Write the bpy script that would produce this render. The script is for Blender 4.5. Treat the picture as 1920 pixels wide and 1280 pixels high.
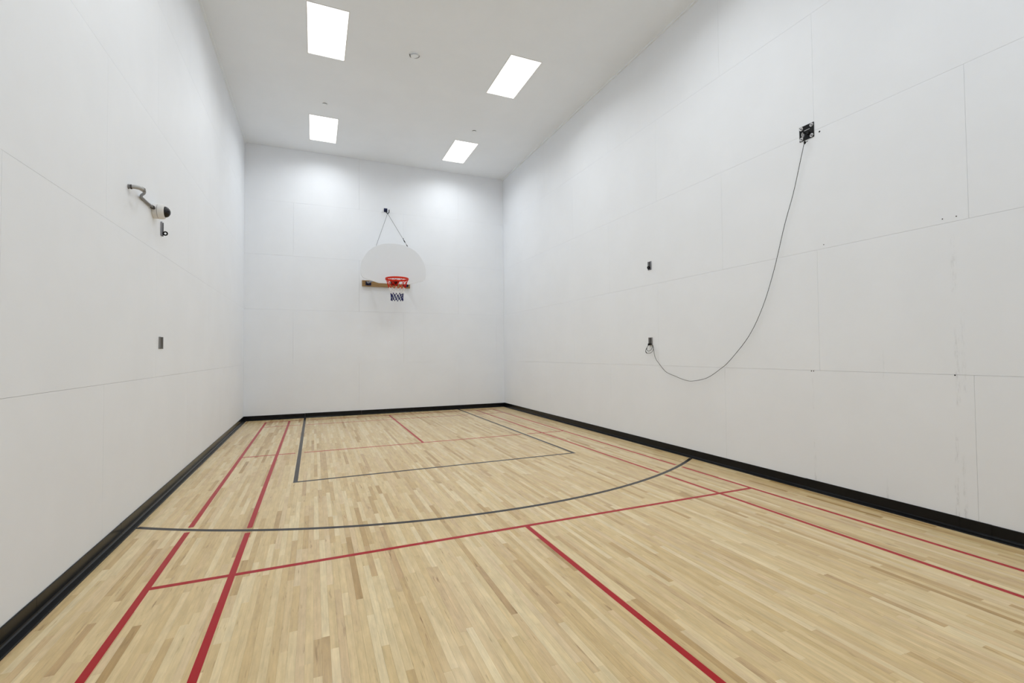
import bpy, math, random
from mathutils import Matrix, Vector

for o in list(bpy.data.objects):
    bpy.data.objects.remove(o, do_unlink=True)
scene = bpy.context.scene
COL = scene.collection

# ------------------------------------------------------------------ camera, world, exposure
W, H, L = 6.096, 6.096, 12.192          # 20 ft wide, 20 ft high, 40 ft long court; far wall at y = 0
FPX = 874.04
CAM_P = Vector((1.4113, -11.5856, 1.4208))
CAM_R = Vector((0.920688, -0.390203, -0.008671))
CAM_U = Vector((-0.001761, -0.026368, 0.999651))
CAM_F = Vector((0.390295, 0.920351, 0.024964))
cd = bpy.data.cameras.new('camera')
cd.sensor_width = 36.0
cd.lens = FPX / 1920 * 36.0
cd.clip_start = 0.02
cam = bpy.data.objects.new('camera', cd)
COL.objects.link(cam)
m = Matrix.Identity(4)
for i in range(3):
    m[i][0], m[i][1], m[i][2], m[i][3] = CAM_R[i], CAM_U[i], -CAM_F[i], CAM_P[i]
cam.matrix_world = m
scene.camera = cam

world = bpy.data.worlds.new('world')
scene.world = world
world.use_nodes = True
world.node_tree.nodes['Background'].inputs[0].default_value = (0.5, 0.5, 0.5, 1)
world.node_tree.nodes['Background'].inputs[1].default_value = 0.0

scene.view_settings.view_transform = 'Standard'
scene.view_settings.look = 'None'
scene.view_settings.gamma = 1.0
scene.view_settings.use_curve_mapping = False
scene.cycles.use_light_tree = False
scene.cycles.max_bounces = 9
scene.cycles.diffuse_bounces = 6
scene.view_settings.exposure = -0.90

LENS_EMIT = 4.5        # what the diffusers give off in every direction
LAMP_WATTS = 40.0      # the lamp behind each diffuser, thrown downwards by its prisms
LAMP_SPREAD = math.radians(156)
LAMP_COLOR = (0.94, 0.975, 1.0)

random.seed(7)

# ------------------------------------------------------------------ helpers
def wloc(o): return o.location + wloc(o.parent) if o.parent else o.location.copy()

class MB:
    """collects shapes, then links them as one mesh object"""
    def __init__(s): s.v, s.f = [], []
    def add(s, vs, fs):
        n = len(s.v); s.v += [tuple(p) for p in vs]; s.f += [tuple(i + n for i in f) for f in fs]; return s
    def box(s, a, b):
        x0, y0, z0 = a; x1, y1, z1 = b
        return s.add([(x0,y0,z0),(x1,y0,z0),(x1,y1,z0),(x0,y1,z0),(x0,y0,z1),(x1,y0,z1),(x1,y1,z1),(x0,y1,z1)],
                     [(0,3,2,1),(4,5,6,7),(0,1,5,4),(1,2,6,5),(2,3,7,6),(3,0,4,7)])
    def prism(s, pts, axis, a, b):
        """outline pts (2-D, counter-clockwise) pushed along axis from a to b"""
        def P(q, t):
            return (t, q[0], q[1]) if axis == 0 else (q[0], t, q[1]) if axis == 1 else (q[0], q[1], t)
        n = len(pts)
        fa = a if callable(a) else (lambda q: a)      # an end may be cut at a slant
        fb = b if callable(b) else (lambda q: b)
        vs = [P(q, fa(q)) for q in pts] + [P(q, fb(q)) for q in pts]
        fs = [tuple(range(n)), tuple(range(2*n - 1, n - 1, -1))]
        fs += [(i, i + n, (i+1) % n + n, (i+1) % n) for i in range(n)]
        return s.add(vs, fs)
    def tube(s, pts, r, seg=8, closed=False, cap=True):
        pts = [Vector(p) for p in pts]; n = len(pts); rr = r if isinstance(r, (list, tuple)) else [r]*n
        t0 = (pts[1] - pts[0]).normalized()
        up = Vector((0,0,1)) if abs(t0.z) < .9 else Vector((1,0,0))
        nrm = (up - t0*up.dot(t0)).normalized(); vs = []; fs = []
        for i in range(n):
            if closed: t = (pts[(i+1) % n] - pts[i-1]).normalized()
            else: t = (pts[min(i+1, n-1)] - pts[max(i-1, 0)]).normalized()
            nrm = (nrm - t*nrm.dot(t)).normalized(); bi = t.cross(nrm)
            for k in range(seg):
                a = 2*math.pi*k/seg
                vs.append(pts[i] + (nrm*math.cos(a) + bi*math.sin(a))*rr[i])
        for i in range(n if closed else n - 1):
            j = (i+1) % n
            for k in range(seg):
                l = (k+1) % seg
                fs.append((i*seg+k, i*seg+l, j*seg+l, j*seg+k))
        if cap and not closed:
            fs.append(tuple(range(seg-1, -1, -1))); fs.append(tuple((n-1)*seg + k for k in range(seg)))
        return s.add(vs, fs)
    def lathe(s, prof, origin, axis, seg=24):
        """prof: (radius, height) from one end to the other, turned about axis"""
        ax = Vector(axis).normalized(); up = Vector((0,0,1)) if abs(ax.z) < .9 else Vector((1,0,0))
        e1 = (up - ax*up.dot(ax)).normalized(); e2 = ax.cross(e1); o = Vector(origin); vs = []; fs = []
        for r, h in prof:
            for k in range(seg):
                a = 2*math.pi*k/seg
                vs.append(o + ax*h + (e1*math.cos(a) + e2*math.sin(a))*max(r, 1e-5))
        for i in range(len(prof)-1):
            for k in range(seg):
                l = (k+1) % seg
                fs.append((i*seg+k, i*seg+l, (i+1)*seg+l, (i+1)*seg+k))
        fs.append(tuple(range(seg-1, -1, -1))); fs.append(tuple((len(prof)-1)*seg + k for k in range(seg)))
        return s.add(vs, fs)
    def build(s, name, mat, parent=None, smooth=False, bevel=0.0, loc=None):
        me = bpy.data.meshes.new(name); me.from_pydata(s.v, [], s.f); me.update()
        o = bpy.data.objects.new(name, me); COL.objects.link(o)
        if mat: me.materials.append(mat)
        if parent:
            o.parent = parent
            o.location = -wloc(parent) if loc is None else loc
        if smooth:
            for p in me.polygons: p.use_smooth = True
            me.set_sharp_from_angle(angle=math.radians(40))
        if bevel:
            b = o.modifiers.new('bevel', 'BEVEL'); b.width = bevel; b.segments = 2; b.limit_method = 'ANGLE'; b.angle_limit = math.radians(40)
        return o

def tag(o, label=None, cat=None, group=None, kind=None):
    if label: o['label'] = label
    if cat: o['category'] = cat
    if group: o['group'] = group
    if kind: o['kind'] = kind
    return o

def thing(name, loc, label, cat, group=None):
    o = bpy.data.objects.new(name, None); COL.objects.link(o)
    o.location = loc; o.empty_display_size = .1
    return tag(o, label, cat, group)

def spline(pts, n=10):
    """Catmull-Rom through pts"""
    P = [Vector(p) for p in pts]; P = [P[0]*2 - P[1]] + P + [P[-1]*2 - P[-2]]; out = []
    for i in range(1, len(P)-2):
        for k in range(n):
            t = k/n; a, b, c, d = P[i-1], P[i], P[i+1], P[i+2]
            out.append(.5*((2*b) + (c-a)*t + (2*a-5*b+4*c-d)*t*t + (3*b-a-3*c+d)*t**3))
    out.append(P[-2]); return out

# ------------------------------------------------------------------ materials
def mat(name, col, rough=.5, metal=0., spec=.5, coat=0., coat_rough=.1):
    m = bpy.data.materials.new(name); m.use_nodes = True
    b = m.node_tree.nodes['Principled BSDF']
    b.inputs['Base Color'].default_value = (*col, 1); b.inputs['Roughness'].default_value = rough
    b.inputs['Metallic'].default_value = metal; b.inputs['Specular IOR Level'].default_value = spec
    b.inputs['Coat Weight'].default_value = coat; b.inputs['Coat Roughness'].default_value = coat_rough
    return m

class NT:
    def __init__(s, m): s.t = m.node_tree; s.b = s.t.nodes['Principled BSDF']
    def n(s, typ, **kw):
        nd = s.t.nodes.new(typ)
        for k, v in kw.items(): setattr(nd, k, v)
        return nd
    def l(s, a, b): s.t.links.new(a, b)
    def math(s, op, a, b=None, c=None, clamp=False):
        nd = s.n('ShaderNodeMath', operation=op, use_clamp=clamp)
        for i, x in enumerate((a, b, c)):
            if x is None: continue
            if isinstance(x, (int, float)): nd.inputs[i].default_value = x
            else: s.l(x, nd.inputs[i])
        return nd.outputs[0]
    def noise(s, vec, scale, detail=3., rough=.5):
        nd = s.n('ShaderNodeTexNoise'); s.l(vec, nd.inputs['Vector'])
        nd.inputs['Scale'].default_value = scale; nd.inputs['Detail'].default_value = detail; nd.inputs['Roughness'].default_value = rough
        return nd.outputs['Fac']
    def mul(s, vec, v):
        nd = s.n('ShaderNodeVectorMath', operation='MULTIPLY'); s.l(vec, nd.inputs[0]); nd.inputs[1].default_value = v
        return nd.outputs[0]
    def mix(s, fac, a, b):
        nd = s.n('ShaderNodeMix', data_type='RGBA')
        for inp, x in ((nd.inputs[0], fac), (nd.inputs[6], a), (nd.inputs[7], b)):
            if isinstance(x, (int, float)): inp.default_value = x
            elif isinstance(x, tuple): inp.default_value = (*x, 1)
            else: s.l(x, inp)
        return nd.outputs[2]
    def ramp(s, fac, stops):
        nd = s.n('ShaderNodeValToRGB'); e = nd.color_ramp.elements
        while len(e) < len(stops): e.new(.5)
        for el, (p, c) in zip(e, stops): el.position = p; el.color = (*c, 1)
        s.l(fac, nd.inputs[0]); return nd.outputs[0]
    def smooth(s, x, a, b):
        nd = s.n('ShaderNodeMapRange', interpolation_type='SMOOTHSTEP'); s.l(x, nd.inputs[0])
        nd.inputs[1].default_value = a; nd.inputs[2].default_value = b; return nd.outputs[0]

WALL = (0.868, 0.900, 0.944)
def paint(name, col, streaks=()):
    m = mat(name, col, .55, spec=.35); t = NT(m)
    pos = t.n('ShaderNodeNewGeometry').outputs['Position']
    cloud = t.noise(pos, 1.6, 4, .6); fine = t.noise(pos, 45, 2)
    c = t.mix(t.smooth(cloud, .3, .75), tuple(x*.985 for x in col), tuple(min(1, x*1.01) for x in col))
    if streaks:                       # dark rub marks left on the boards
        sep = t.n('ShaderNodeSeparateXYZ'); t.l(pos, sep.inputs[0])
        brk = t.smooth(t.noise(t.mul(pos, (1, 75, 11)), 1., 5, .7), .44, .74)
        tot = None
        for y, w, z0, z1, amt in streaks:
            d = t.math('ABSOLUTE', t.math('SUBTRACT', sep.outputs[1], y))
            a = t.math('SUBTRACT', 1., t.smooth(d, w*.2, w))
            b = t.math('MULTIPLY', t.smooth(sep.outputs[2], z0 - .05, z0), t.math('SUBTRACT', 1., t.smooth(sep.outputs[2], z1 - .12, z1)))
            q = t.math('MULTIPLY', t.math('MULTIPLY', a, b), amt)
            tot = q if tot is None else t.math('MAXIMUM', tot, q)
        c = t.mix(t.math('MULTIPLY', t.math('MULTIPLY', tot, .62), brk, clamp=True), c, (.22, .22, .23))
    t.l(c, t.b.inputs['Base Color'])
    bp = t.n('ShaderNodeBump'); bp.inputs['Strength'].default_value = .06; bp.inputs['Distance'].default_value = .004
    t.l(fine, bp.inputs['Height']); t.l(bp.outputs[0], t.b.inputs['Normal'])
    return m

M = {}
M['wall'] = paint('wall_paint', WALL)
M['wall_scuffed'] = paint('wall_paint_scuffed', WALL, [
    (-9.535, .020, .05, .45, .75), (-9.585, .018, .05, .42, .6), (-9.54, .018, .55, .80, .5), (-9.58, .02, .45, .62, .4),
    (-9.56, .022, 1.0, 1.62, .5), (-9.555, .03, 1.9, 2.36, .3), (-9.045, .014, .05, .30, .6), (-8.40, .016, .05, .55, .5),
    (-8.395, .014, .85, 1.2, .35), (-9.04, .012, 1.2, 1.45, .4), (-9.60, .02, 1.1, 1.8, .25)])
M['ceiling'] = paint('ceiling_paint', (0.885, 0.926, 0.97))

def wood_floor():
    m = mat('maple_strip', (.6, .5, .3), .34, spec=.4); t = NT(m)
    pos = t.n('ShaderNodeNewGeometry').outputs['Position']
    at = t.n('ShaderNodeAttribute', attribute_name='tone'); sep = t.n('ShaderNodeSeparateColor'); t.l(at.outputs['Color'], sep.inputs[0])
    tone, hue, seed = sep.outputs
    off = t.n('ShaderNodeCombineXYZ'); t.l(t.math('MULTIPLY', seed, 37.), off.inputs[0]); t.l(t.math('MULTIPLY', seed, 91.), off.inputs[1]); t.l(t.math('MULTIPLY', hue, 53.), off.inputs[2])
    add = t.n('ShaderNodeVectorMath', operation='ADD'); t.l(pos, add.inputs[0]); t.l(off.outputs[0], add.inputs[1]); p = add.outputs[0]
    grain = t.noise(t.mul(p, (85, 3.2, 1)), 1., 6, .65)
    fig = t.noise(t.mul(p, (26, 6, 1)), 1., 4, .6)
    streak = t.noise(t.mul(p, (48, 4.5, 1)), 1., 3, .6)
    base = t.ramp(tone, [(0., (.45, .29, .115)), (.15, (.57, .40, .185)), (.4, (.65, .482, .243)), (.65, (.69, .525, .279)), (1., (.755, .61, .36))])
    pink = t.mix(t.math('MULTIPLY', t.smooth(hue, .6, 1.), .45), base, (.61, .43, .25))
    g = t.math('ADD', t.math('MULTIPLY', t.math('SUBTRACT', grain, .5), .46), t.math('MULTIPLY', t.math('SUBTRACT', fig, .5), .52))
    sc = t.n('ShaderNodeVectorMath', operation='SCALE'); t.l(pink, sc.inputs[0]); t.l(t.math('ADD', 1., g), sc.inputs[3])
    lim = t.math('SUBTRACT', .685, t.math('MULTIPLY', t.math('SUBTRACT', 1., tone), .09))
    dk = t.math('MULTIPLY', t.math('MULTIPLY', t.math('SUBTRACT', streak, lim), 7., clamp=True), .75)
    col = t.mix(dk, sc.outputs[0], (.235, .135, .05))
    t.l(col, t.b.inputs['Base Color'])
    rg = t.math('ADD', .20, t.math('MULTIPLY', t.noise(pos, 3., 3), .08)); t.l(rg, t.b.inputs['Roughness'])
    return m
M['plank'] = wood_floor()
M['subfloor'] = mat('subfloor', (.16, .11, .06), .8)
M['red_line'] = mat('red_court_paint', (.39, .007, .012), .26, spec=.16)
M['black_line'] = mat('black_court_paint', (.022, .020, .021), .26, spec=.2)
M['base'] = mat('black_rubber', (.0045, .005, .006), .22, spec=.2)
M['lens'] = mat('diffuser', (.9, .9, .9), .5)
M['lens'].node_tree.nodes['Principled BSDF'].inputs['Emission Color'].default_value = (1, 1, 1, 1)
M['lens'].node_tree.nodes['Principled BSDF'].inputs['Emission Strength'].default_value = LENS_EMIT
M['white_enamel'] = mat('white_enamel', (.80, .80, .79), .4)
M['board'] = mat('white_backboard', (.825, .862, .91), .4)
M['orange'] = mat('orange_rim', (.68, .030, .006), .4, spec=.25)
M['dark_red'] = mat('dark_red_steel', (.12, .010, .006), .5, spec=.2)
M['net_red'] = mat('red_cord', (.60, .018, .008), .9, spec=.1)
M['net_white'] = mat('white_cord', (.82, .82, .82), .8)
M['net_blue'] = mat('navy_cord', (.010, .010, .10), .9, spec=.1)
M['blue_steel'] = mat('blue_steel', (.008, .013, .055), .45, spec=.25)
M['grey_steel'] = mat('grey_steel', (.30, .31, .34), .4, .6)
M['dark_steel'] = mat('dark_steel', (.055, .05, .048), .42, .5)
M['zinc'] = mat('zinc', (.66, .66, .67), .28, .85)
M['conduit'] = mat('conduit', (.28, .28, .285), .38, .7)
M['fitting'] = mat('cast_fitting', (.42, .42, .42), .5, .4)
M['dull_grey'] = mat('dull_grey_bracket', (.27, .265, .26), .45, .5)
M['black_plate'] = mat('black_plate', (.007, .008, .009), .45, spec=.2)
M['black'] = mat('black_cord', (.010, .010, .010), .7, spec=.2)
M['cable'] = mat('steel_cable', (.10, .10, .11), .45, .4)
M['cam_white'] = mat('camera_white', (.76, .75, .73), .4)
M['dome'] = mat('smoked_dome', (.004, .003, .004), .06, spec=.4)
M['hole'] = mat('dark_hole', (.01, .01, .01), .8)

def timber():
    m = mat('timber', (.42, .25, .09), .5); t = NT(m)
    pos = t.n('ShaderNodeNewGeometry').outputs['Position']
    g = t.noise(t.mul(pos, (3, 20, 45)), 1., 5, .6)
    t.l(t.ramp(g, [(.25, (.22, .12, .04)), (.5, (.32, .19, .072)), (.8, (.42, .28, .125))]), t.b.inputs['Base Color'])
    return m
M['timber'] = timber()

# ------------------------------------------------------------------ room shell
PT = .015            # board thickness; board faces lie on the room's faces
GAP = .0007
rows = [0, 1.2192, 2.4384, 3.6576, 4.8768, H]
def panel_rows(even, odd, lo, hi):
    for r in range(5):
        js = [lo] + sorted(even if r % 2 == 0 else odd) + [hi]
        for a, b in zip(js[:-1], js[1:]): yield a + GAP, b - GAP, rows[r] + GAP, rows[r+1] - GAP

def wall(name, slab, label):
    return tag(MB().box(*slab).build(name, M['wall']), label, None, None, 'structure')
EV = [-2.44, -4.87, -7.29, -9.66]; OD = [-1.22, -3.66, -6.09, -8.47, -10.9]
wl = wall('wall_left', ((-.15, -L, -.05), (-PT, .15, H + .1)), 'white painted board wall with the dome camera on it')
for a, b, c, d in panel_rows(EV, [-1.22, -3.66, -6.09, -8.53, -10.9], -L, 0):
    MB().box((-PT, a, c), (0, b, d)).build('panel', M['wall'], wl)
wr = wall('wall_right', ((W + PT, -L, -.05), (W + .15, .15, H + .1)), 'white painted board wall with the hanging cord on it')
for a, b, c, d in panel_rows(EV, OD, -L, 0):
    MB().box((W, a, c), (W + PT, b, d)).build('panel', M['wall_scuffed'], wr)
wf = wall('wall_back', ((-PT, PT, -.05), (W + PT, .15, H + .1)), 'white painted end wall behind the basketball hoop')
for a, b, c, d in panel_rows([2.39, 4.83], [.97, 3.43, 5.87], 0, W):
    MB().box((a, 0, c), (b, PT, d)).build('panel', M['wall'], wf)
wall('wall_front', ((-.15, -L - .15, -.05), (W + .15, -L, H + .1)), 'white painted end wall behind the viewpoint')

# ceiling with the openings of the eight recessed lights
LX = [(1.302, 1.850), (4.236, 4.783)]
LY = [(-1.835 - 3.15*k, -.670 - 3.15*k) for k in range(4)]
cm = MB()
xs = sorted([0., W] + [x for p in LX for x in p]); ys = sorted([-L, 0.] + [y for p in LY for y in p])
for i in range(len(xs)-1):
    for j in range(len(ys)-1):
        if (xs[i], xs[i+1]) in LX and (ys[j], ys[j+1]) in LY: continue
        cm.box((xs[i], ys[j], H), (xs[i+1], ys[j+1], H + .1))
ceil = tag(cm.build('ceiling', M['ceiling']), 'smooth white painted ceiling with recessed light panels', None, None, 'structure')
def trim(n, a, b, lab):
    tag(MB().box(a, b).build('trim_%d' % n, M['ceiling']), lab, None, None, 'structure')
trim(1, (0, -L, H - .022), (.030, 0, H), 'thin white bead along the ceiling edge of the left wall')
trim(2, (W - .030, -L, H - .022), (W, 0, H), 'thin white bead along the ceiling edge of the right wall')

# vented rubber base: upright board and a flat toe, in lengths
def base_profile(h):
    return [(0, 0), (.0606, 0), (.0606, .005), (.057, .009), (.020, .012), (.012, .016), (.009, .024), (.008, h - .003), (.006, h), (0, h)]
def base_run(name, cuts, place, lab):
    root = bpy.data.objects.new(name, None); COL.objects.link(root); tag(root, lab, None, None, 'structure')
    for k, (a, b) in enumerate(zip(cuts[:-1], cuts[1:])):
        h = .1027 + (random.random() - .5)*.003
        mb = MB(); place(mb, base_profile(h), a + .0006, b - .0006, k == 0, k == len(cuts) - 2); mb.build('base_section', M['base'], root, bevel=.0008)
base_run('baseboard_left', [-L, -10.99, -9.6, -8.17, -6.95, -5.73, -4.51, -3.29, -2.07, -.9, 0],
         lambda mb, pr, a, b, first, last: mb.prism([(x, z) for x, z in pr], 1, a, (lambda q: -q[0] - .0003) if last else b), 'black rubber base along the foot of the left wall')
base_run('baseboard_right', [-L, -11., -9.735, -9.545, -8.3, -7.08, -5.86, -4.64, -3.42, -2.2, -1., 0],
         lambda mb, pr, a, b, first, last: mb.prism([(W - x, z) for x, z in pr][::-1], 1, a, (lambda q: q[0] - W - .0003) if last else b), 'black rubber base along the foot of the right wall')
base_run('baseboard_back', [0, 1.22, 2.44, 3.66, 4.88, W],
         lambda mb, pr, a, b, first, last: mb.prism([(-x, z) for x, z in pr], 0, (lambda q: -q[0] + .0003) if first else a, (lambda q: W + q[0] - .0003) if last else b), 'black rubber base along the foot of the far wall')

# ------------------------------------------------------------------ floor: maple strips and painted court lines
floor = tag(MB().box((-.15, -L - .15, -.12), (W + .15, .15, -.019)).build('floor', M['subfloor']), 'pale maple strip floor with painted court lines', None, None, 'structure')
PW = W/160
planks = []
for r in range(160):
    y = -L - random.random()*.9
    x0, x1 = r*PW, (r+1)*PW
    while y < 0:
        ln = random.choice((.28, .4, .5, .6, .7, .85, 1.05, 1.3))*random.uniform(.85, 1.15)
        a, b = max(y, -L), min(y + ln, 0); y += ln
        if b - a < .02: continue
        u = random.random()
        tone = random.gauss(.56, .23)
        if u < .07: tone = random.uniform(0, .25)
        elif u > .93: tone = random.uniform(.85, 1)
        planks.append((x0 + .0002, x1 - .0002, a + .0002, b - .0002, min(1, max(0, tone)), random.random(), random.random()))
def screen_area(p):
    """size of a strip in the photograph, in pixels"""
    x0, x1, a, b = p[:4]; s = 0.; n = 6
    for i in range(n):
        y = a + (b - a)*(i + .5)/n; d = Vector(((x0 + x1)/2, y, 0)) - CAM_P; z = d.dot(CAM_F)
        if z < .3: continue
        px = 960 + FPX*d.dot(CAM_R)/z; py = 640 - FPX*d.dot(CAM_U)/z
        if 0 <= px <= 1920 and 0 <= py <= 1280: s += (b - a)/n*(x1 - x0)*FPX*FPX*CAM_P.z/z**3
    return s
planks.sort(key=lambda p: -screen_area(p))
def tone_attr(me, vals):
    at = me.attributes.new('tone', 'FLOAT_COLOR', 'CORNER')
    flat = []
    for v in vals: flat += list(v)
    at.data.foreach_set('color', flat)
for x0, x1, a, b, t, h, s in planks[:300]:
    cx, cy = (x0 + x1)/2, (a + b)/2
    o = MB().box((x0 - cx, a - cy, -.019), (x1 - cx, b - cy, 0)).build('plank', M['plank'], floor, loc=(cx, cy, 0))
    tone_attr(o.data, [(t, h, s, 1)]*24)
mb = MB(); vals = []
for x0, x1, a, b, t, h, s in planks[300:]:
    mb.box((x0, a, -.019), (x1, b, 0)); vals += [(t, h, s, 1)]*24
o = tag(mb.build('far_planks', M['plank'], floor), 'smaller maple strips of the farther floor', None, None, 'stuff')
tone_attr(o.data, vals)

RW, BW, CL = .040, .046, .034           # red width, black width, clear wood left beside a black line
X1, X2, XC, X3, X4 = .470, .922, 3.021, 5.150, 5.592
YN, YF, YL, YB = -8.060, -4.105, -1.165, -.43
KX0, KX1, KY = 1.219, 4.800, -5.800     # key line centres
AX, AY, AR = 3.035, -2.11, 5.53         # three-point arc
def arc_y(x): return AY - math.sqrt(AR*AR - (x - AX)**2)
def line(x0, x1, y0, y1, m, lab, z=.0004):
    return tag(MB().box((x0, y0, -.0005), (x1, y1, z)).build('court_line', m, floor), lab)
def lines_y(x, y0, y1, lab):            # a red line along the room, cut where the black arc crosses it
    a = arc_y(x); c = BW/2 + CL
    line(x - RW/2, x + RW/2, y0, a - c, M['red_line'], lab); line(x - RW/2, x + RW/2, a + c, y1, M['red_line'], lab)
lines_y(X1, -11.75, YB, 'red painted sideline nearest the left wall')
lines_y(X2, -11.75, YB, 'second red painted sideline from the left wall')
lines_y(X3, -11.75, YB, 'second red painted sideline from the right wall')
lines_y(X4, -11.75, YB, 'red painted sideline nearest the right wall')
line(X1 - RW/2, X4 + RW/2, YN - RW/2, YN + RW/2, M['red_line'], 'red painted cross line in front of the black arc', .0006)
line(XC - RW/2, XC + RW/2, -11.75, YN - RW/2, M['red_line'], 'red painted centre line running towards the viewer')
line(XC - RW/2, XC + RW/2, YF, YB, M['red_line'], 'red painted centre line near the far wall')
for y, lab in ((YF, 'thin looking red painted cross line inside the black key'), (YL, 'faint red painted cross line close to the far wall'), (YB, 'red painted back line at the far wall')):
    c = BW/2 + CL
    for a, b in ((X1 - RW/2, KX0 - c), (KX0 + c, KX1 - c), (KX1 + c, X4 + RW/2)):
        line(a, b, y - RW/2, y + RW/2, M['red_line'], lab, .0006)
line(KX0 - BW/2, KX0 + BW/2, KY - BW/2, -.062, M['black_line'], 'black painted left side of the key')
line(KX1 - BW/2, KX1 + BW/2, KY - BW/2, -.062, M['black_line'], 'black painted right side of the key')
line(KX0 + BW/2, KX1 - BW/2, KY - BW/2, KY + BW/2, M['black_line'], 'black painted free throw line')
mb = MB(); a0 = math.asin((.061 - AX)/AR); a1 = math.asin((W - .061 - AX)/AR); N = 72; vs = []
for k in range(N + 1):
    a = a0 + (a1 - a0)*k/N
    for rr in (AR - BW/2, AR + BW/2):
        for z in (-.0005, .0004): vs.append((AX + rr*math.sin(a), AY - rr*math.cos(a), z))
fs = []
for k in range(N):
    i, j = 4*k, 4*k + 4
    fs += [(i+1, i+3, j+3, j+1), (i, j, j+2, i+2), (i, i+1, j+1, j), (i+2, j+2, j+3, i+3)]
fs += [(0, 2, 3, 1), (4*N, 4*N+1, 4*N+3, 4*N+2)]
tag(mb.add(vs, fs).build('court_line', M['black_line'], floor), 'long black painted arc across the court')

# ------------------------------------------------------------------ recessed ceiling lights
LLAB = {(0, 0): 'lit ceiling light panel over the far left corner, smaller of the two left ones', (1, 0): 'lit ceiling light panel nearest the far right corner of the room',
        (0, 1): 'large lit ceiling light panel at the top left of the ceiling', (1, 1): 'lit ceiling light panel on the right, nearer than the far corner one'}
for i, (x0, x1) in enumerate(LX):
    for j, (y0, y1) in enumerate(LY):
        cx, cy = (x0 + x1)/2, (y0 + y1)/2
        lab = LLAB.get((i, j)) or 'lit ceiling light panel in the %s row, %s' % (('left', 'right')[i], {2: 'third from the far wall', 3: 'nearest the end wall behind the viewpoint'}[j])
        r = thing('ceiling_light', (cx, cy, H), lab, 'ceiling light', 'recessed ceiling light panels')
        f = MB()
        e = .012
        for a, b in (((x0, y0), (x0 + e, y1)), ((x1 - e, y0), (x1, y1)), ((x0 + e, y0), (x1 - e, y0 + e)), ((x0 + e, y1 - e), (x1 - e, y1))):
            f.box((a[0], a[1], H - .004), (b[0], b[1], H + .055))
        f.build('frame', M['white_enamel'], r)
        MB().box((x0, y0, H + .056), (x1, y1, H + .10)).build('housing', M['white_enamel'], r)
        MB().box((x0 + e, y0 + e, H + .006), (x1 - e, y1 - e, H + .012)).build('diffuser', M['lens'], r)
        ld = bpy.data.lights.new('lamp', 'AREA'); ld.shape = 'RECTANGLE'; ld.size = x1 - x0 - .04; ld.size_y = y1 - y0 - .04
        ld.energy = LAMP_WATTS; ld.spread = LAMP_SPREAD; ld.color = LAMP_COLOR
        lo = bpy.data.objects.new('lamp', ld); COL.objects.link(lo); lo.parent = r; lo.location = (0, 0, .003)

# ------------------------------------------------------------------ basketball hoop
HX, BY, RY, RZ = 3.045, -1.05, -1.43, 3.045
hoop = thing('basketball_hoop', (3.03, 0, 3.04), 'basketball hoop with white fan backboard and orange rim on the far wall', 'basketball hoop')
half = [(.0, 3.885), (.12, 3.880), (.24, 3.862), (.36, 3.822), (.47, 3.758), (.56, 3.672), (.63, 3.572), (.685, 3.455), (.712, 3.34), (.716, 3.24),
        (.708, 3.165), (.685, 3.11), (.64, 3.075), (.33, 2.988), (.0, 2.987)]
outl = [(HX + a, z) for a, z in half] + [(HX - a, z) for a, z in half[-2:0:-1]]
bb = MB().prism(outl[::-1], 1, BY, BY + .012).build('backboard', M['board'], hoop, bevel=.003)
rim_edge = MB()
inner = [((x - HX)*.965 + HX, (z - 3.43)*.965 + 3.43) for x, z in outl]
n = len(outl); vs = [(x, BY + .0121, z) for x, z in outl] + [(x, BY + .034, z) for x, z in outl] + [(x, BY + .034, z) for x, z in inner] + [(x, BY + .0121, z) for x, z in inner]
fs = []
for k in range(n):
    l = (k + 1) % n
    for q in range(4): fs.append((q*n + k, ((q+1) % 4)*n + k, ((q+1) % 4)*n + l, q*n + l))
rim_edge.add(vs, fs).build('edge_flange', M['board'], bb)
MB().box((2.453, -.042, 3.042), (3.584, -.0005, 3.186)).build('mounting_timber', M['timber'], hoop, bevel=.004)
for sx, wx in ((-1, 2.595), (1, 3.475)):
    br = MB().box((wx - .065, -.050, 3.068), (wx + .065, -.0425, 3.158))
    br.box((wx - .055, -.115, 3.082), (wx - .045, -.0505, 3.148)).box((wx + .005, -.115, 3.082), (wx + .015, -.0505, 3.148))
    b = br.build('wall_bracket', M['blue_steel'], hoop)
    for dx in (-.035, .045): MB().lathe([(.011, 0), (.011, .008), (.006, .012)], (wx + dx*.9 + .0, -.0502, 3.145), (0, -1, 0), 10).build('bolt', M['zinc'], b)
    # swinging arm of grey steel tube from the bracket to the back of the board
    ex = HX + sx*.30
    MB().tube([(wx - .02, -.085, 3.118), (ex, BY + .045, 3.118)], .019, 10).build('support_arm', M['grey_steel'], hoop, smooth=True)
    MB().tube([(ex, BY + .045, 3.10), (HX + sx*.33, BY + .045, 3.80)], .016, 8).build('upright_tube', M['grey_steel'], hoop, smooth=True)
MB().box((HX - .33, BY + .0345, 3.095), (HX + .33, BY + .064, 3.140)).build('cross_bar', M['grey_steel'], hoop)
MB().box((HX - .36, BY + .0345, 3.74), (HX + .36, BY + .064, 3.775)).build('cross_bar', M['grey_steel'], hoop)
an = MB().box((2.965, -.010, 4.885), (3.045, -.0005, 4.975)).box((2.985, -.075, 4.915), (3.02, -.0105, 4.95)).build('wall_anchor', M['blue_steel'], hoop, bevel=.003)
sh = [(3.045 + .035*math.cos(a), -.06, 4.885 + .045*math.sin(a)) for a in [math.pi*(1.0 + k/10) for k in range(11)]]
sh = [(3.01, -.06, 4.94)] + sh + [(3.08, -.06, 4.935)]
MB().tube(sh, .009, 8).build('shackle', M['black_plate'], an, smooth=True)
top = Vector((3.045, -.06, 4.838))
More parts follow.
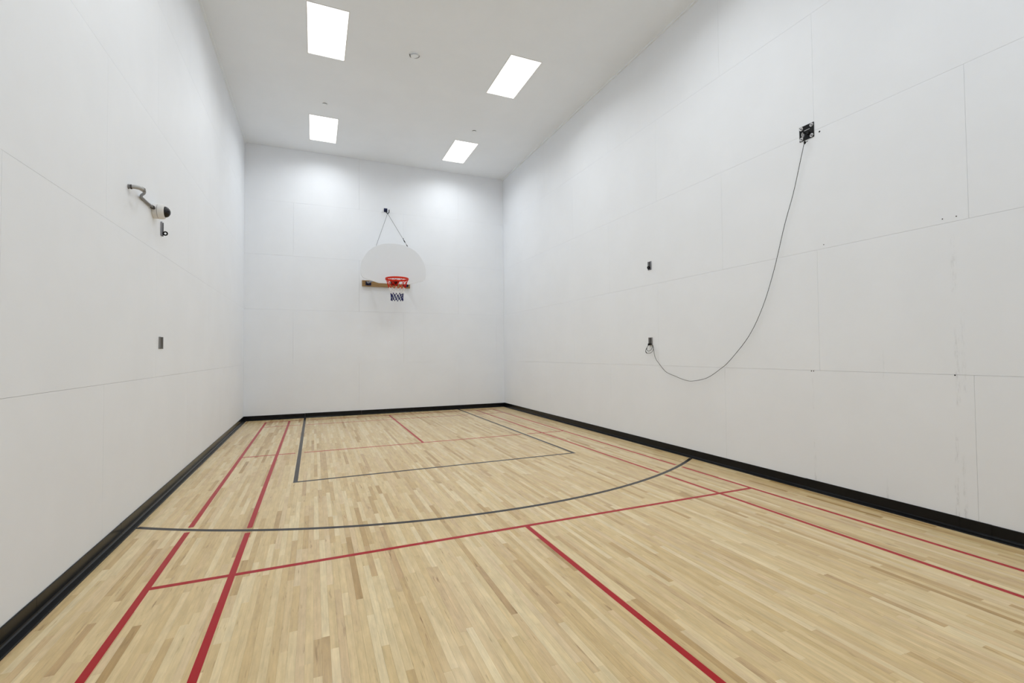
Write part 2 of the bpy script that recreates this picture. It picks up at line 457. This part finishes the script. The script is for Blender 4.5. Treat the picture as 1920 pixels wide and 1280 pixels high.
for ex, ez in ((2.655, 3.796), (3.352, 3.836)):
    e = Vector((ex, BY + .02, ez))
    c = MB().tube([top, e], .0042, 6).build('suspension_cable', M['cable'], hoop, smooth=True)
    if ex > 3.2:
        d = (e - top)
        MB().tube([top + d*.80, top + d*.82, top + d*.86, top + d*.88], [.004, .011, .011, .004], 8).build('turnbuckle', M['black_plate'], c, smooth=True)
        MB().tube([top + d*.94, top + d*.995], .009, 6).build('cable_clamp', M['black_plate'], c, smooth=True)
        MB().tube([top + d*.80, top + d*.80 + Vector((-.01, 0, .045))], .006, 6).build('cable_end', M['black_plate'], c, smooth=True)
ring = lambda r, z, n=40: [(HX + r*math.cos(2*math.pi*k/n), RY + r*math.sin(2*math.pi*k/n), z) for k in range(n)]
rb = MB().tube(ring(.236, RZ), .0105, 8, True).tube(ring(.236, RZ - .019), .0115, 8, True).build('rim', M['orange'], hoop, smooth=True)
for k in range(12):
    a = 2*math.pi*(k + .5)/12; c = Vector((HX + .226*math.cos(a), RY + .226*math.sin(a), RZ - .03)); tn = Vector((-math.sin(a), math.cos(a), 0))
    MB().tube([c - tn*.022 + Vector((0, 0, .0)), c - tn*.018 + Vector((0, 0, -.018)), c + Vector((0, 0, -.027)), c + tn*.018 + Vector((0, 0, -.018)), c + tn*.022], .004, 6).build('net_hook', M['orange'], rb, smooth=True)
rk = MB().box((HX - .08, BY - .008, RZ - .10), (HX + .08, BY - .0005, RZ + .035))
for sx in (-1, 1):
    MB().tube([(HX + sx*.075, BY - .008, RZ - .012), (HX + sx*.10, RY + .21, RZ - .012)], .012, 8).build('rim_arm', M['orange'], hoop, smooth=True)
    MB().tube([(HX + sx*.055, BY - .008, RZ - .085), (HX + sx*.07, RY + .225, RZ - .032)], .009, 8).build('rim_brace', M['dark_red'], hoop, smooth=True)
rk.box((HX - .072, RY + .215, RZ - .032), (HX + .072, BY - .009, RZ - .024))
rk.build('rim_mount', M['dark_red'], hoop)
# net: twelve loops knotted into diamonds, red above, white in the middle, navy below
lev = [(RZ - .05, .222), (RZ - .125, .200), (RZ - .20, .176), (RZ - .265, .152), (RZ - .325, .136), (RZ - .40, .127), (RZ - .475, .130)]
def nv(i, k):
    z, r = lev[i]; a = 2*math.pi*(k + .5*(i % 2) + .5)/12
    return Vector((HX + r*math.cos(a), RY + r*math.sin(a), z + .008*math.sin(3.1*k + i)))
parts = {'r': MB(), 'w': MB(), 'b': MB()}
for i in range(6):
    key = 'r' if i < 2 else 'w' if i < 4 else 'b'
    rad = .0048 if key == 'r' else .0042 if key == 'w' else .0062
    for k in range(12):
        for dk in (0, 1):
            a = nv(i, k); b = nv(i + 1, k + dk - (1 if i % 2 == 0 else 0))
            md = (a + b)/2; out = Vector((md.x - HX, md.y - RY, 0)).normalized()
            parts[key].tube([a, md - out*.004, b], rad, 5)
netp = parts['r'].build('net', M['net_red'], hoop, smooth=True)
tag(netp, 'red, white and navy cord net')
parts['w'].build('white_cords', M['net_white'], netp, smooth=True)
parts['b'].build('navy_cords', M['net_blue'], netp, smooth=True)

# ------------------------------------------------------------------ dome camera on the left wall with its conduit
CY, CZ = -6.205, 2.802
sc = thing('security_camera', (0, CY, CZ), 'white dome security camera with bent conduit on the left wall', 'security camera')
hs = MB().lathe([(.070, .0005), (.070, .040)], (0, CY, CZ), (1, 0, 0), 32).build('back_box', M['cam_white'], sc, smooth=True, bevel=.003)
MB().lathe([(.0715, .0420), (.0715, .074), (.066, .088), (.055, .092)], (0, CY, CZ), (1, 0, 0), 32).build('trim_ring', M['cam_white'], sc, smooth=True)
MB().lathe([(.069, .039), (.069, .043)], (0, CY, CZ), (1, 0, 0), 32).build('gasket', M['black'], sc)
MB().lathe([(.054, .088)] + [(.052*math.cos(a), .090 + .045*math.sin(a)) for a in [math.pi/2*k/10 for k in range(11)]], (0, CY, CZ), (1, 0, 0), 32).build('dome', M['dome'], sc, smooth=True)
pth = spline([(.080, -6.775, 2.824), (.074, -6.735, 2.824), (.058, -6.69, 2.822), (.030, -6.645, 2.818), (.015, -6.60, 2.815), (.013, -6.54, 2.814), (.013, -6.40, 2.814), (.016, -6.285, 2.814)], 6)
cdn = MB().tube(pth, .0115, 12).build('conduit', M['conduit'], sc, smooth=True)
MB().lathe([(.019, .0005), (.019, .008), (.011, .009), (.011, .03)], (0, -6.865, 2.815), (1, 0, 0), 16).build('wall_flange', M['dull_grey'], sc, smooth=True)
fit = MB().tube(spline([(.012, -6.864, 2.816), (.030, -6.862, 2.818), (.050, -6.855, 2.820), (.068, -6.835, 2.822), (.078, -6.805, 2.823)], 5), .0165, 12)
fit.build('conduit_elbow', M['fitting'], sc, smooth=True)
MB().tube([(.014, -6.864, 2.816), (.026, -6.8625, 2.8175)], .020, 6).build('lock_nut', M['dark_steel'], sc)
MB().tube([(.078, -6.806, 2.823), (.080, -6.788, 2.824)], .0205, 6).build('compression_nut', M['dull_grey'], sc)
MB().tube([(.080, -6.788, 2.824), (.080, -6.770, 2.824)], .0145, 12).build('sleeve', M['dark_steel'], sc, smooth=True)
MB().tube([(.015, -6.305, 2.814), (.017, -6.288, 2.814)], .0185, 6).tube([(.017, -6.288, 2.814), (.018, -6.266, 2.813)], .015, 12).build('conduit_connector', M['dark_steel'], sc, smooth=True)

# ------------------------------------------------------------------ net brackets on both side walls
def bracket(side, y, z, w, h, label, mt, ring=False, hook=False, eye=False):
    s = 1 if side == 'l' else -1; x = 0 if side == 'l' else W
    r = thing('net_bracket', (x, y, z - h/2), label, 'bracket', 'net brackets on the side walls')
    X = lambda d: x + s*d
    def bx(mb, d0, d1, y0, y1, z0, z1): mb.box((min(X(d0), X(d1)), y0, z0), (max(X(d0), X(d1)), y1, z1))
    p = MB(); bx(p, .0005, .004, y - w/2, y + w/2, z - h/2, z + h/2); p.build('plate', mt, r)
    for q in (-1, 1):
        c = MB(); y0 = y + q*(w/2) - (.003 if q > 0 else 0); bx(c, .0042, .016, y0, y0 + .003, z - h/2, z + h/2); c.build('lip', mt, r)
    g = MB(); bx(g, .0042, .0062, y - w*.12, y + w*.20, z - h*.36, z + h*.42); g.build('slot', M['dark_steel'], r)
    for q in (-.43, .44): MB().lathe([(.007, 0), (.007, .003), (.003, .006)], (X(.0042), y - w*.02, z + q*h), (s, 0, 0), 10).build('screw', M['dark_steel'], r)
    if ring:
        cy, cz, rr = y + .012, z - h*.29, .0165
        MB().tube([(X(.016 + rr + rr*math.cos(a)), cy, cz + rr*math.sin(a)) for a in [2*math.pi*k/20 for k in range(20)]], .0065, 8, True).build('ring', M['black'], r, smooth=True)
    if eye:
        cy, cz, rr = y, z - h*.24, .017
        MB().tube([(X(.012 + rr + rr*math.cos(a)), cy, cz + rr*math.sin(a)) for a in [2*math.pi*k/18 for k in range(18)]], .0085, 8, True).build('eye', M['black'], r, smooth=True)
    if hook:
        MB().tube(spline([(X(.006), y, z - h*.30), (X(.035), y, z - h*.34), (X(.05), y, z - h*.46), (X(.046), y, z - h*.28)], 5), .0085, 8).build('hook', M['black'], r, smooth=True)
        b2 = MB(); bx(b2, .0042, .028, y - w*.45, y + w*.45, z - h*.5, z - h*.26); b2.build('hook_block', M['dark_steel'], r)
    return r
bracket('l', -5.965, 2.690, .046, .138, 'grey metal bracket with a black ring, below the dome camera', M['grey_steel'], ring=True)
bracket('l', -5.962, 1.553, .090, .118, 'plain grey metal bracket low on the left wall', M['dull_grey'])
bracket('r', -5.925, 2.727, .068, .128, 'grey metal bracket with a dark eye, upper one on the right wall', M['grey_steel'], eye=True)
bracket('r', -5.920, 1.580, .074, .118, 'dark metal bracket on the right wall holding the coiled cord', M['dull_grey'], hook=True)

# ------------------------------------------------------------------ anchor plate and cord on the right wall
py, pz = -8.396, 3.676
pl = thing('anchor_plate', (W, py, pz - .076), 'square black steel plate with four bolts high on the right wall', 'wall plate')
MB().box((W - .007, py - .0765, pz - .0765), (W - .0005, py + .0765, pz + .0765)).build('plate', M['black_plate'], pl, bevel=.0015)
for a in (-1, 1):
    for b in (-1, 1):
        q = (W - .0072, py + a*.054, pz + b*.054)
        w_ = MB().lathe([(.0185, 0), (.0185, .003)], q, (-1, 0, 0), 20).build('washer', M['zinc'], pl, smooth=True)
        MB().lathe([(.0105, .0031), (.0105, .010), (.005, .013)], q, (-1, 0, 0), 6).build('bolt_head', M['grey_steel'], w_)
MB().box((W - .010, py - .036, pz + .020), (W - .0072, py + .022, pz + .024)).build('weld_bead', M['zinc'], pl)
MB().tube([(W - .0075, py + .012, pz - .005), (W - .045, py + .012, pz - .012)], .006, 8).build('eye_stud', M['black_plate'], pl, smooth=True)
MB().tube([(W - .0075, py - .022, pz - .02), (W - .030, py - .022, pz - .02)], .016, 8).build('hub', M['black_plate'], pl, smooth=True)
MB().tube([(W - .045 - .014*math.sin(a), py + .012 + .0*a, pz - .032 + .022*math.cos(a)) for a in [2*math.pi*k/20 for k in range(20)]], .0045, 8, True).build('eye', M['zinc'], pl, smooth=True)

def on_right(px, py_, d=.03):          # where the sight line through a photo point meets a plane near the right wall
    dr = CAM_R*((px - 960)/FPX) + CAM_U*((640 - py_)/FPX) + CAM_F
    return CAM_P + dr*((W - d - CAM_P.x)/dr.x)
CORD = [(1508, 268, .045), (1501, 300, .035), (1487.5, 362, .03), (1471, 422, .03), (1451, 507, .03), (1430, 575, .03), (1404, 630, .03), (1368, 676, .03), (1350, 692, .03), (1326, 708, .03),
        (1300, 714, .03), (1285, 712.5, .03), (1266, 705, .03), (1249, 697, .03), (1237, 683, .03), (1229, 671, .03), (1226, 658, .035), (1224.5, 649, .045)]
cr = thing('rope', (W, -8.37, 3.57), 'thin black cord sagging across the right wall from plate to bracket', 'cord')
pts = spline([on_right(*c) for c in CORD], 6)
MB().tube(pts, .0028, 6).build('cord', M['black'], cr, smooth=True)
e0 = on_right(1509, 267.5, .045)
MB().tube([e0 + Vector((0, 0, .02)), e0, e0 + Vector((0, 0, -.012))], [.004, .012, .006], 8).tube([e0, e0 + Vector((0, -.03, .004))], .004, 6).tube([e0, e0 + Vector((0, .016, -.03))], .003, 6).build('knot', M['black'], cr, smooth=True)
cl = MB()
for q in ([(1216, 646), (1212.5, 653), (1210.5, 658), (1212, 661.5), (1216, 662), (1220, 661.3), (1224, 657.5), (1225.2, 652), (1223.8, 646.5)],
          [(1216.5, 646), (1213.5, 651), (1213, 656), (1216, 658), (1220, 656.2), (1223.2, 651), (1223.5, 646.5)],
          [(1216, 646), (1213, 651.5), (1211.2, 655), (1211, 659), (1213.6, 662.6)]):
    cl.tube(spline([on_right(x, y, .04 + .008*math.sin(i)) for i, (x, y) in enumerate(q)], 6), .0032, 6)
cl.build('coil', M['black'], cr, smooth=True)

# ------------------------------------------------------------------ small marks and fittings
def spot(wallobj, px, py_, r, name='screw_hole'):
    c = on_right(px, py_, 0)
    MB().lathe([(r, 0), (r*.8, .002)], (W - .0003, c.y, c.z), (-1, 0, 0), 12).build(name, M['hole'], wallobj)
spot(wr, 1536.5, 246.5, .009)
for px, py_ in ((1767, 410.5), (1793, 405.3), (1544.5, 458.5)): spot(wr, px, py_, .0045)
for px, py_ in ((1521.5, 695.2), (1525.5, 695.3), (1790.5, 703.2)): spot(wr, px, py_, .0055)

def sprinkler(x, y, lab):
    r = thing('sprinkler_head', (x, y, H), lab, 'sprinkler', 'ceiling sprinklers')
    MB().lathe([(.040, -.001), (.040, .011)], (x, y, H), (0, 0, -1), 24).build('cup', M['dark_steel'], r, smooth=True)  # cup coloured dark to imitate the shade above the cover plate
    MB().lathe([(.044, .0112), (.044, .014), (.039, .016)], (x, y, H), (0, 0, -1), 28).build('cover_plate', M['ceiling'], r, smooth=True)
sprinkler(1.583, -2.335, 'small ceiling sprinkler head above the left row of lights')
sprinkler(4.500, -2.360, 'small ceiling sprinkler head between the two right light panels')
# round white cover in the middle of the ceiling, one side of it dropped a little
dc = thing('ceiling_cover', (2.83, -4.40, H), 'round white cover hanging slightly open in the middle of the ceiling', 'ceiling fitting')
MB().lathe([(.075, 0), (.075, .006), (.068, .009)], (2.83, -4.40, H), (0, 0, -1), 28).build('base_ring', M['ceiling'], dc, smooth=True)
MB().lathe([(.062, .018), (.062, .022), (.050, .030)], (2.842, -4.40, H), (.16, .10, -1), 28).build('cover_disc', M['ceiling'], dc, smooth=True)
MB().lathe([(.022, .0092), (.022, .024)], (2.83, -4.40, H), (0, 0, -1), 16).build('stem', M['dull_grey'], dc, smooth=True)
MB().tube([(2.85 + .070*math.cos(a), -4.405 + .070*math.sin(a), H - .013) for a in [math.radians(-10 + 11*k) for k in range(11)]], .0045, 6).build('gap_shadow', M['dull_grey'], dc, smooth=True)  # grey arc standing in for the shadow in the gap around the cover
MB().tube(spline([(2.768, -4.405, H - .010), (2.786, -4.36, H - .018), (2.806, -4.335, H - .012)], 5), .005, 6).build('spring_clip', M['dark_steel'], dc, smooth=True)
